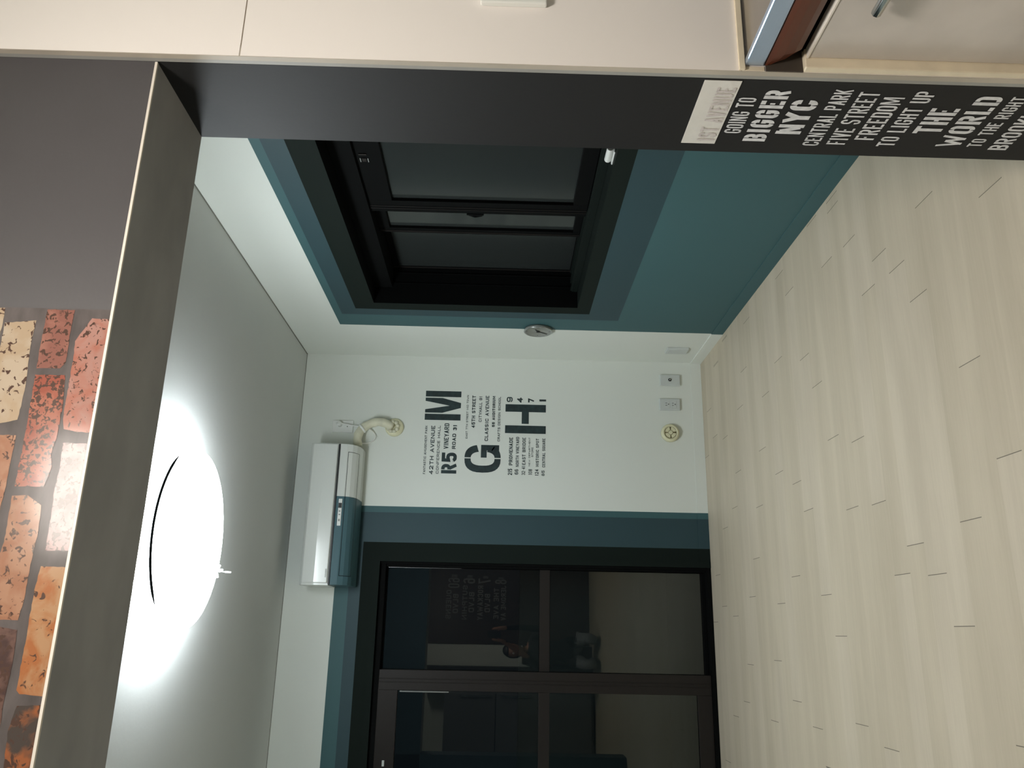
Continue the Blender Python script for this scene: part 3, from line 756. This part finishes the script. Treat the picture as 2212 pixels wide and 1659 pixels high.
# socket plate with plug next to the unit
sp = thing('wall_socket', (1.109, D, 2.055), 'white socket plate with a plugged in cable above the air conditioner pipe', 'socket')
mb = MB(); mb.box((1.074, D-.011, 1.998), (1.144, D-.0005, 2.114), M['white_pl']); mb.build('plate', sp, .003, 3)
mb = MB(); mb.lathe([(.0145, -.011), (.0145, -.033), (.011, -.039), (.001, -.040)], (1.119, D, 2.074), 'y', M['white_pl'], 28); mb.build('plug', sp)
mb = MB(); mb.lathe([(.0028, -.0108), (.0028, -.0118), (.001, -.0118)], (1.108, D, 2.031), 'y', M['ink'], 12); mb.build('socket_hole', sp)
cb = [(1.119, D-.034, 2.068), (1.117, D-.030, 2.04), (1.111, D-.026, 2.00), (1.106, D-.028, 1.965), (1.097, D-.045, 1.935), (1.090, D-.03, 1.905), (1.078, D-.010, 1.880), (1.058, D-.008, 1.868), (1.038, D-.009, 1.872), (1.022, D-.012, 1.89), (1.012, D-.02, 1.915), (1.004, D-.04, 1.94), (.985, D-.05, 1.952)]
mb = MB(); sm = []
for i in range(len(cb)-1):
    for t_ in (0, .33, .66):
        p0 = cb[max(i-1, 0)]; p1 = cb[i]; p2 = cb[i+1]; p3 = cb[min(i+2, len(cb)-1)]
        sm.append(tuple(.5*((2*p1[k])+(-p0[k]+p2[k])*t_+(2*p0[k]-5*p1[k]+4*p2[k]-p3[k])*t_*t_+(-p0[k]+3*p1[k]-3*p2[k]+p3[k])*t_**3) for k in range(3)))
sm.append(cb[-1]); mb.tube(sm, .0032, M['cable'], 8)
tag(mb.build('power_cable'), 'thin white cable looping from the high socket plate to the air conditioner', 'cable')

# ------------------------------------------------------------------ plates low on the walls
def plate(name, x0, x1, z0, z1, label, cat, group=None):
    t = thing(name, ((x0+x1)/2, D, z0), label, cat, group)
    mb = MB(); mb.box((x0, D-.013, z0), (x1, D-.0005, z1), M['grey_pl']); mb.build('plate', t, .003, 3)
    return t
t = plate('antenna_socket', 1.397, 1.464, .126, .243, 'grey plate with one round aerial jack low on the back wall near the corner', 'socket')
mb = MB(); mb.lathe([(.009, -.013), (.009, -.017), (.006, -.017), (.006, -.020), (.001, -.020)], (1.432, D, .186), 'y', M['ink'], 24); mb.build('jack', t)
mb = MB(); mb.lathe([(.0045, -.018), (.0045, -.0225), (.001, -.0225)], (1.432, D, .186), 'y', M['metal_ring'], 16); mb.build('jack_pin', t)
t = plate('power_socket', 1.249, 1.318, .132, .250, 'grey double power socket low on the back wall beside the round vent', 'socket')
for zc in (.206, .168):
    mb = MB(); mb.box((1.262, D-.0145, zc-.016), (1.306, D-.012, zc+.016), M['grey_pl']); f = mb.build('outlet', t, .001)
    mb = MB()
    for sx in (-.007, .007): mb.box((1.284+sx-.0012, D-.0152, zc+.001), (1.284+sx+.0012, D-.0144, zc+.011), M['ink'])
    mb.lathe([(.003, -.0144), (.003, -.0152), (.001, -.0152)], (1.284, D, zc-.007), 'y', M['ink'], 12); mb.build('slots', f)
t = thing('round_vent', (1.115, D, .195), 'round cream vent cap low on the white back wall', 'vent')
mb = MB(); mb.lathe([(.052, 0), (.052, -.012), (.047, -.022), (.041, -.025), (.037, -.024), (.035, -.019), (.001, -.019)], (1.115, D-.0005, .195), 'y', M['cream_pl'], 56); mb.build('rim', t)
mb = MB()
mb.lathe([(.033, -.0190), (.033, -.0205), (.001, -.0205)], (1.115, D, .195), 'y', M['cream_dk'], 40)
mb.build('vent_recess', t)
mb = MB()
mb.lathe([(.012, -.020), (.012, -.026), (.009, -.027), (.001, -.027)], (1.115, D, .195), 'y', M['cream_pl'], 28)
for k in range(4):                           # four vane sectors separated by dark slots
    a0 = math.radians(k*90+12); a1 = math.radians(k*90+82)
    ring = []
    for i in range(9): a = a0+(a1-a0)*i/8; ring.append((.0315*math.cos(a), .0315*math.sin(a)))
    for i in range(9): a = a1+(a0-a1)*i/8; ring.append((.0145*math.cos(a), .0145*math.sin(a)))
    mb.rings([[(1.115+x, D-.0205, .195+z_) for x, z_ in ring], [(1.115+x, D-.0245, .195+z_) for x, z_ in ring]], M['cream_pl'], True, False)
mb.build('vanes', t)
t = thing('blank_plate', (W, 4.255, .127), 'grey blank cover plate low on the right wall beside the teal paint', 'socket')
mb = MB(); mb.box((W-.012, 4.222, .127), (W-.0005, 4.305, .247), M['grey_pl']); mb.build('plate', t, .003, 3)
mb = MB(); mb.box((W-.0135, 4.232, .139), (W-.011, 4.295, .235), M['grey_pl']); mb.build('cover', t, .002)

# ------------------------------------------------------------------ wall clock on the teal edge
CY, CZ, CR = 3.995, .978, .074
t = thing('wall_clock', (W, CY, CZ), 'small round grey wall clock half on the teal paint', 'clock')
mb = MB(); mb.lathe([(CR-.004, 0), (CR, -.010), (CR, -.013), (CR-.003, -.017), (CR-.006, -.017), (CR-.008, -.013), (.001, -.013)], (W-.0005, CY, CZ), 'x', M['clock'], 64); mb.build('case', t)
mb = MB(); mb.lathe([(CR-.0005, -.014), (CR+.0012, -.016), (CR-.002, -.0185), (CR-.006, -.0175), (CR-.0065, -.0145)], (W-.0005, CY, CZ), 'x', M['metal_ring'], 64, True, False); mb.build('bezel', t)
def hand(ang, l, wd, name, tail=.008):
    mb = MB(); a = math.radians(ang); d = Vector((0, math.sin(a), math.cos(a))); n = Vector((0, math.cos(a), -math.sin(a)))
    c = Vector((W-.0160, CY, CZ)); pts = [c-d*tail+n*wd, c-d*tail-n*wd, c+d*l-n*wd*.5, c+d*l+n*wd*.5]
    mb.rings([[p for p in pts], [p-Vector((.0012, 0, 0)) for p in pts]], M['ink'], True, False); mb.build(name, t)
hand(146, .058, .0036, 'minute_hand'); hand(-62, .034, .0042, 'hour_hand')
mb = MB(); mb.lathe([(.009, -.0132), (.009, -.0182), (.001, -.0182)], (W-.0005, CY, CZ), 'x', M['ink'], 20); mb.build('hub', t)
for k in (0, 3, 6, 9):
    mb = MB(); a = k*math.pi/6; mb.lathe([(.0025, -.0133), (.0025, -.0142), (.001, -.0142)], (W-.0005, CY+.058*math.sin(a), CZ+.058*math.cos(a)), 'x', M['ink'], 8)
    mb.build('hour_mark', t)

# ------------------------------------------------------------------ ceiling lamp of the room
LC = (.290, 2.800)
t = thing('ceiling_lamp', (*LC, H), 'round glowing white ceiling lamp in the room beyond the beam', 'ceiling lamp')
mb = MB(); mb.lathe([(.262, -.0005), (.262, -.020), (.001, -.020)], (*LC, H), 'z', M['white_pl'], 72); mb.build('base', t)
mb = MB(); mb.lathe([(.285, -.021), (.302, -.030), (.308, -.055), (.307, -.090), (.296, -.104), (.24, -.110), (.001, -.114)], (*LC, H), 'z', M['lamp'], 96); mb.build('diffuser', t)
M['lamp_rim'] = mat('lamp_dark_gasket', (26, 27, 29), .8, spec=.05)
ring = []
for k in range(41):
    a = math.radians(-138+102*k/40); ring.append((LC[0]+.3085*math.cos(a), LC[1]+.3085*math.sin(a), H-.091))
mb = MB(); mb.tube(ring, [.0044*min(1, .15+.22*min(k_, 40-k_)) for k_ in range(41)], M['lamp_rim'], 8); mb.build('rim', t)
mb = MB()
cx, cy, cz = .205, 3.112, H-.084
for a in (-70, 8, 62):
    r = math.radians(a); mb.tube([(cx, cy, cz), (cx+.012*math.sin(r), cy+.004, cz-.012*math.cos(r)-.004), (cx+.025*math.sin(r), cy+.008, cz-.025*math.cos(r)-.004)], [.0025, .0065, .0055], M['white_pl'], 10)
mb.tube([(cx, cy, cz-.01), (cx-.002, cy+.010, cz-.034), (cx-.002, cy+.012, cz-.037), (cx-.003, cy+.018, cz-.056)], [.0018, .0018, .0035, .0035], M['white_pl'], 10)
mb.build('clip', t)

# ------------------------------------------------------------------ kitchen lamp
KL = (.33, .30)
t = thing('ceiling_lamp', (*KL, H), 'round warm white ceiling lamp over the kitchen floor, out of the picture', 'ceiling lamp')
mb = MB(); mb.lathe([(.14, -.0005), (.14, -.018), (.001, -.018)], (*KL, H), 'z', M['white_pl'], 48); mb.build('base', t)
mb = MB(); mb.lathe([(.145, -.019), (.16, -.03), (.16, -.055), (.145, -.068), (.001, -.074)], (*KL, H), 'z', M['klamp'], 48); mb.build('diffuser', t)

# ------------------------------------------------------------------ kitchen counter
CX = .957
ct = thing('kitchen_counter', (CX+.33, .6, 0), 'kitchen counter with a steel edged worktop, brown apron and pale grey laminate door', 'kitchen counter')
CY1, CY0 = TILE_Y-.0005, -.6
mb = MB(); mb.box((CX+.012, CY0, .727), (KX1-.01, CY1, .7545), M['steel_top']); mb.build('worktop', ct, .001)
mb = MB(); mb.box((CX, CY0, .7235), (CX+.013, CY1-.001, .757), M['steel']); mb.build('worktop_edge', ct, .003, 3)
prof = [(CX+.002, .7225), (CX+.001, .712), (CX+.002, .697), (CX+.006, .680), (CX+.014, .666), (CX+.03, .6615), (CX+.045, .6615), (CX+.045, .7225)]
mb = MB(); mb.rings([[(x, CY0, z_) for x, z_ in prof], [(x, CY1-.03, z_) for x, z_ in prof],
                     [(x, CY1-.013, .7225-(.7225-z_)*.75) for x, z_ in prof], [(x, CY1-.001, .7225-(.7225-z_)*.30) for x, z_ in prof]], M['brown'], True, False)
mb.build('apron', ct, .0015)
mb = MB(); mb.box((CX+.035, CY0, .10), (KX1-.01, CY1, .7265), M['void']); mb.build('carcass', ct)
mb = MB(); mb.box((CX+.06, CY0, .0), (KX1-.01, CY1, .099), M['frame_b']); mb.build('plinth', ct)
for y0, y1 in ((.72, CY1-.014), (.26, .716), (-.2, .256)):
    mb = MB(); mb.box((CX+.010, y0, .105), (CX+.030, y1, .650), M['laminate']); o = mb.build('door', ct, .002)
    mb = MB(); mb.box((CX+.0088, y0, .6492), (CX+.030, y1, .652), M['bead']); mb.build('edge_band', o)
    mb = MB(); yh = y1-.130
    mb.tube([(CX-.010, yh, .592), (CX-.010, yh-.14, .592)], .0085, M['chrome'], 8)
    for yy in (yh-.02, yh-.12): mb.tube([(CX-.010, yy, .592), (CX+.011, yy, .592)], .005, M['chrome'], 10)
    mb.build('handle', o, .001)
mb = MB()
mb.box((JX+.0005, TILE_Y-.014, .0), (CX+.030, TILE_Y-.0003, .655), M['cream']); mb.build('filler_strip', ct, .002)
mb = MB(); mb.box((JX+.0005, TILE_Y-.003, .6555), (CX+.034, TILE_Y-.0003, .7205), M['gap']); mb.build('corner_shade', ct)  # thin box painting the shade under the apron end, not a real part
# cream sealant where tile and worktop meet
mb = MB(); mb.box((JX+.001, TILE_Y-.006, .7575), (KX1-.02, TILE_Y-.0002, .7675), M['cream']); mb.box((JX+.0008, TILE_Y-.0012, .7225), (CX-.0005, TILE_Y-.0002, .7575), M['cream'])
mb.build('sealant_bead', ct, .002)
# switch plate on the tiles
t = thing('switch_plate', (1.125, TILE_Y, 1.1), 'white switch plate on the glossy white tiles at the top edge of the photo', 'switch')
mb = MB(); mb.box((1.067, TILE_Y-.013, 1.104), (1.187, TILE_Y-.0005, 1.222), M['white_pl']); mb.build('plate', t, .003, 3)
mb = MB(); mb.box((1.097, TILE_Y-.018, 1.128), (1.157, TILE_Y-.012, 1.198), M['white_pl']); mb.build('rocker', t, .002)

# ------------------------------------------------------------------ dark panel with route names behind the camera, seen mirrored in the door glass
dp = thing('route_name_panel', (.5, KY, 0), 'dark brown panel with pale street names, mirrored in the door glass', 'panel')
mb = MB(); mb.box((-.121, KY+.001, .002), (1.30, KY+.02, 2.08), M['dark_panel']); mb.build('board', dp)
M['letter_p'] = mat('pale_route_lettering', (132, 130, 128), .6)
def rx(zy): return .671-(zy-300)*.000862
def rz(zx): return 2.145-zx*.000896
ROUTES = [('60', 430, 590, 310, 450), ('QUEENS', 410, 483, 480, 880), ('BLVD', 505, 580, 535, 800), ('6', 640, 805, 310, 385), ('SUTPHIN', 635, 703, 410, 885),
          ('BLVD', 725, 800, 505, 785), ('7', 850, 1022, 310, 385), ('ROCKAWAY', 845, 922, 410, 890), ('BLVD', 945, 1020, 525, 780), ('8', 1080, 1245, 320, 385), ('THE AVE', 1070, 1140, 440, 870),
          ('JEROME AV', 1170, 1240, 405, 890), ('NO', 475, 555, 262, 302), ('NO', 690, 770, 268, 305), ('NO', 910, 985, 275, 310), ('NO', 1125, 1205, 290, 318)]
for txt, a, b, s, e in ROUTES:
    letters(txt, (rx(s), KY+.0205, rz(b)), (rx(e), KY+.0205, rz(b)), rz(a)-rz(b), (0, 1, 0), M['letter_p'], 'text_line', dp, .2, False)

M['cab_dark'] = mat('dark_cabinet_front', (30, 26, 25), .5)
M['fridge'] = mat('grey_fridge_metal', (120, 124, 126), .35, metal=.4)
t = thing('low_cabinet', (-.23, KY, 0), 'low dark cabinet beside the route name panel, mirrored in the door glass', 'cabinet')
mb = MB(); mb.box((-.334, KY+.001, 0), (-.125, KY+.30, .80), M['cab_dark']); mb.build('body', t)
mb = MB(); mb.box((-.336, KY+.001, .8005), (-.123, KY+.31, .825), M['cab_dark']); mb.build('top', t, .002)
t = thing('tall_cabinet', (-.47, KY, 0), 'tall dark cabinet between low cabinet and grey fridge, mirrored in the door glass', 'cabinet')
mb = MB(); mb.box((-.62, KY+.001, 0), (-.372, KY+.35, 1.98), M['cab_dark']); mb.build('body', t)
for z0, z1 in ((.06, .945), (.95, 1.975)):
    mb = MB(); mb.box((-.618, KY+.3505, z0), (-.374, KY+.368, z1), M['cab_dark']); d_ = mb.build('door', t, .002)
    mb = MB(); mb.box((-.395, KY+.368, z1-.25 if z0 < .5 else z0+.1), (-.385, KY+.382, z1-.10 if z0 < .5 else z0+.25), M['chrome']); mb.build('handle', d_, .002)
t = thing('refrigerator', (-1.0, KY, 0), 'grey two door fridge beside the tall dark cabinet, mirrored in the door glass', 'fridge')
mb = MB(); mb.box((-1.30, KY+.002, .02), (-.632, KY+.50, 1.72), M['fridge']); mb.build('body', t, .005)
for z0, z1 in ((.05, 1.13), (1.14, 1.715)):
    mb = MB(); mb.box((-1.298, KY+.502, z0), (-.634, KY+.545, z1), M['fridge']); d_ = mb.build('door', t, .006)
    mb = MB(); mb.box((-.68, KY+.546, z1-.40 if z0 < .5 else z0+.05), (-.66, KY+.575, z1-.05 if z0 < .5 else z0+.40), M['chrome']); mb.build('handle', d_, .003)
# ------------------------------------------------------------------ the photographer, mirrored in the door glass
def skin_body(name, joints, bones, mt, parent=None, sub=2, root=0):
    me = bpy.data.meshes.new(name); me.from_pydata([j[0] for j in joints], bones, [])
    o = bpy.data.objects.new(name, me); COL.objects.link(o)
    sk = o.modifiers.new('skin', 'SKIN'); sk.use_smooth_shade = True
    ly = me.skin_vertices[0] if me.skin_vertices else me.attributes.new('skin', 'FLOAT', 'POINT')
    for i, j in enumerate(joints):
        ly.data[i].radius = (j[1], j[2] if len(j) > 2 else j[1]); ly.data[i].use_root = (i == root)
    s = o.modifiers.new('subdiv', 'SUBSURF'); s.levels = sub; s.render_levels = sub
    me.materials.append(mt)
    if parent: o.parent = parent; o.matrix_parent_inverse = parent.matrix_world.inverted()
    return o
PX = -.16; PYB = -.46
J = [((PX, PYB-.06, .27), .115, .15), ((PX, PYB-.04, .42), .10, .135), ((PX, PYB-.01, .58), .105, .15), ((PX, PYB, .72), .075, .12), ((PX, PYB+.01, .79), .045), ((PX-.01, PYB+.03, .85), .05)]
Bn = [(0, 1), (1, 2), (2, 3), (3, 4), (4, 5)]
def limb(parent, pts):
    k = parent
    for p in pts:
        J.append(p); Bn.append((k, len(J)-1)); k = len(J)-1
    return k
for s in (-1, 1):
    limb(0, [((PX+s*.10, PYB+.02, .24), .085), ((PX+s*.14, PYB+.28, .17), .062), ((PX+s*.13, PYB+.30, .085), .055), ((PX+s*.11, PYB+.05, .06), .045), ((PX+s*.10, PYB-.07, .06), .035), ((PX+s*.10, PYB-.20, .035), .025)])
    hx = .052*s+.0
    wrist = limb(3, [((PX+s*.16, PYB+.01, .71), .055), ((PX+s*.22, PYB+.12, .62), .042), (((PX+s*.22+hx)/2+.02, PYB+.26, .86), .033), ((hx*1.25, -.075, 1.085), .023)])
    palm = limb(wrist, [((hx*1.15, -.062, 1.125), .022, .012)])
    for fi in range(4):
        z0 = 1.150+fi*.012-.01
        limb(palm, [((hx*1.1+s*.006, -.060, z0), .009), ((hx*1.0+s*.006, -.050, z0+.010), .008), ((hx*.85, -.047, z0+.014), .007)])
    limb(palm, [((hx*.9, -.064, 1.120), .010), ((hx*.6, -.060, 1.130), .009)])
body = skin_body('person', J, Bn, M['cloth'])
tag(body, 'person in dark clothes crouching and holding up a phone, mirrored in the door glass', 'person')
# materials by height and reach: hands of skin, legs of grey cloth
dg = bpy.context.evaluated_depsgraph_get(); me2 = bpy.data.meshes.new_from_object(body.evaluated_get(dg))
body.modifiers.clear(); body.data = me2
me2.materials.clear()
for k_ in ('cloth', 'skin', 'trouser'): me2.materials.append(M[k_])
for p in me2.polygons:
    c = p.center; p.use_smooth = True
    p.material_index = 1 if c.z > 1.04 else (2 if c.z < .26 else (1 if c.z > .785 and abs(c.x-PX) < .08 else 0))
# head
hc = Vector((PX-.01, PYB+.045, .945))
bm = bmesh.new(); bmesh.ops.create_uvsphere(bm, u_segments=32, v_segments=24, radius=1)
for v in bm.verts:
    x, y, z_ = v.co
    sx = .074*(1-.22*max(0, -z_)); v.co = Vector((x*sx, y*.092+(.010*max(0, -z_) if y > 0 else 0), z_*.112))
    if y > 0:                                  # brow, eye hollows, nose, lips, chin
        v.co.y += .020*math.exp(-(x/.16)**2-((z_+.12)/.20)**2) - .009*math.exp(-((abs(x)-.36)/.18)**2-((z_-.05)/.12)**2)
        v.co.y += .005*math.exp(-(x/.35)**2-((z_+.48)/.08)**2) + .007*math.exp(-(x/.4)**2-((z_+.85)/.15)**2)
bmesh.ops.translate(bm, verts=bm.verts, vec=hc)
me = bpy.data.meshes.new('head'); bm.to_mesh(me); bm.free(); me.materials.append(M['skin'])
for p in me.polygons: p.use_smooth = True
o = bpy.data.objects.new('head', me); COL.objects.link(o); o.parent = body
mb = MB()
for s in (-1, 1):
    mb = MB(); mb.lathe([(.006, -.006), (.016, -.004), (.019, 0), (.012, .005), (.001, .006)], hc+Vector((s*.074, -.004, -.005)), 'x', M['skin'], 16)
    mb.build('ear', o)
for s in (-1, 1):
    mb = MB(); mb.lathe([(.001, -.006), (.009, -.003), (.0115, .001), (.008, .006), (.001, .009)], hc+Vector((s*.028, .078, .006)), 'y', M['white_pl'], 14)
    mb.lathe([(.005, .0075), (.004, .0095), (.001, .0098)], hc+Vector((s*.028, .078, .006)), 'y', M['ink'], 10); mb.build('eye', o)
bm = bmesh.new(); bmesh.ops.create_uvsphere(bm, u_segments=32, v_segments=24, radius=1)
bmesh.ops.delete(bm, geom=[v for v in bm.verts if (v.co.y > .35 and v.co.z < .42) or v.co.z < -.75], context='VERTS')
for v in bm.verts: v.co = Vector((v.co.x*.084, v.co.y*.102-.006, v.co.z*.122+.006))+hc
me = bpy.data.meshes.new('hair'); bm.to_mesh(me); bm.free(); me.materials.append(M['hair'])
for p in me.polygons: p.use_smooth = True
h_ = bpy.data.objects.new('hair', me); COL.objects.link(h_); h_.parent = o
h_.modifiers.new('solid', 'SOLIDIFY').thickness = .008
ph = thing('phone', (0, -.04, 1.10), 'black phone held up in both hands, mirrored in the door glass', 'phone')
mb = MB(); mb.box((-.036, -.044, 1.100), (.036, -.036, 1.240), M['ink']); mb.build('phone_body', ph, .003, 3)
mb = MB(); mb.box((-.032, -.0455, 1.112), (.032, -.0438, 1.228), M['void']); mb.build('screen', ph)
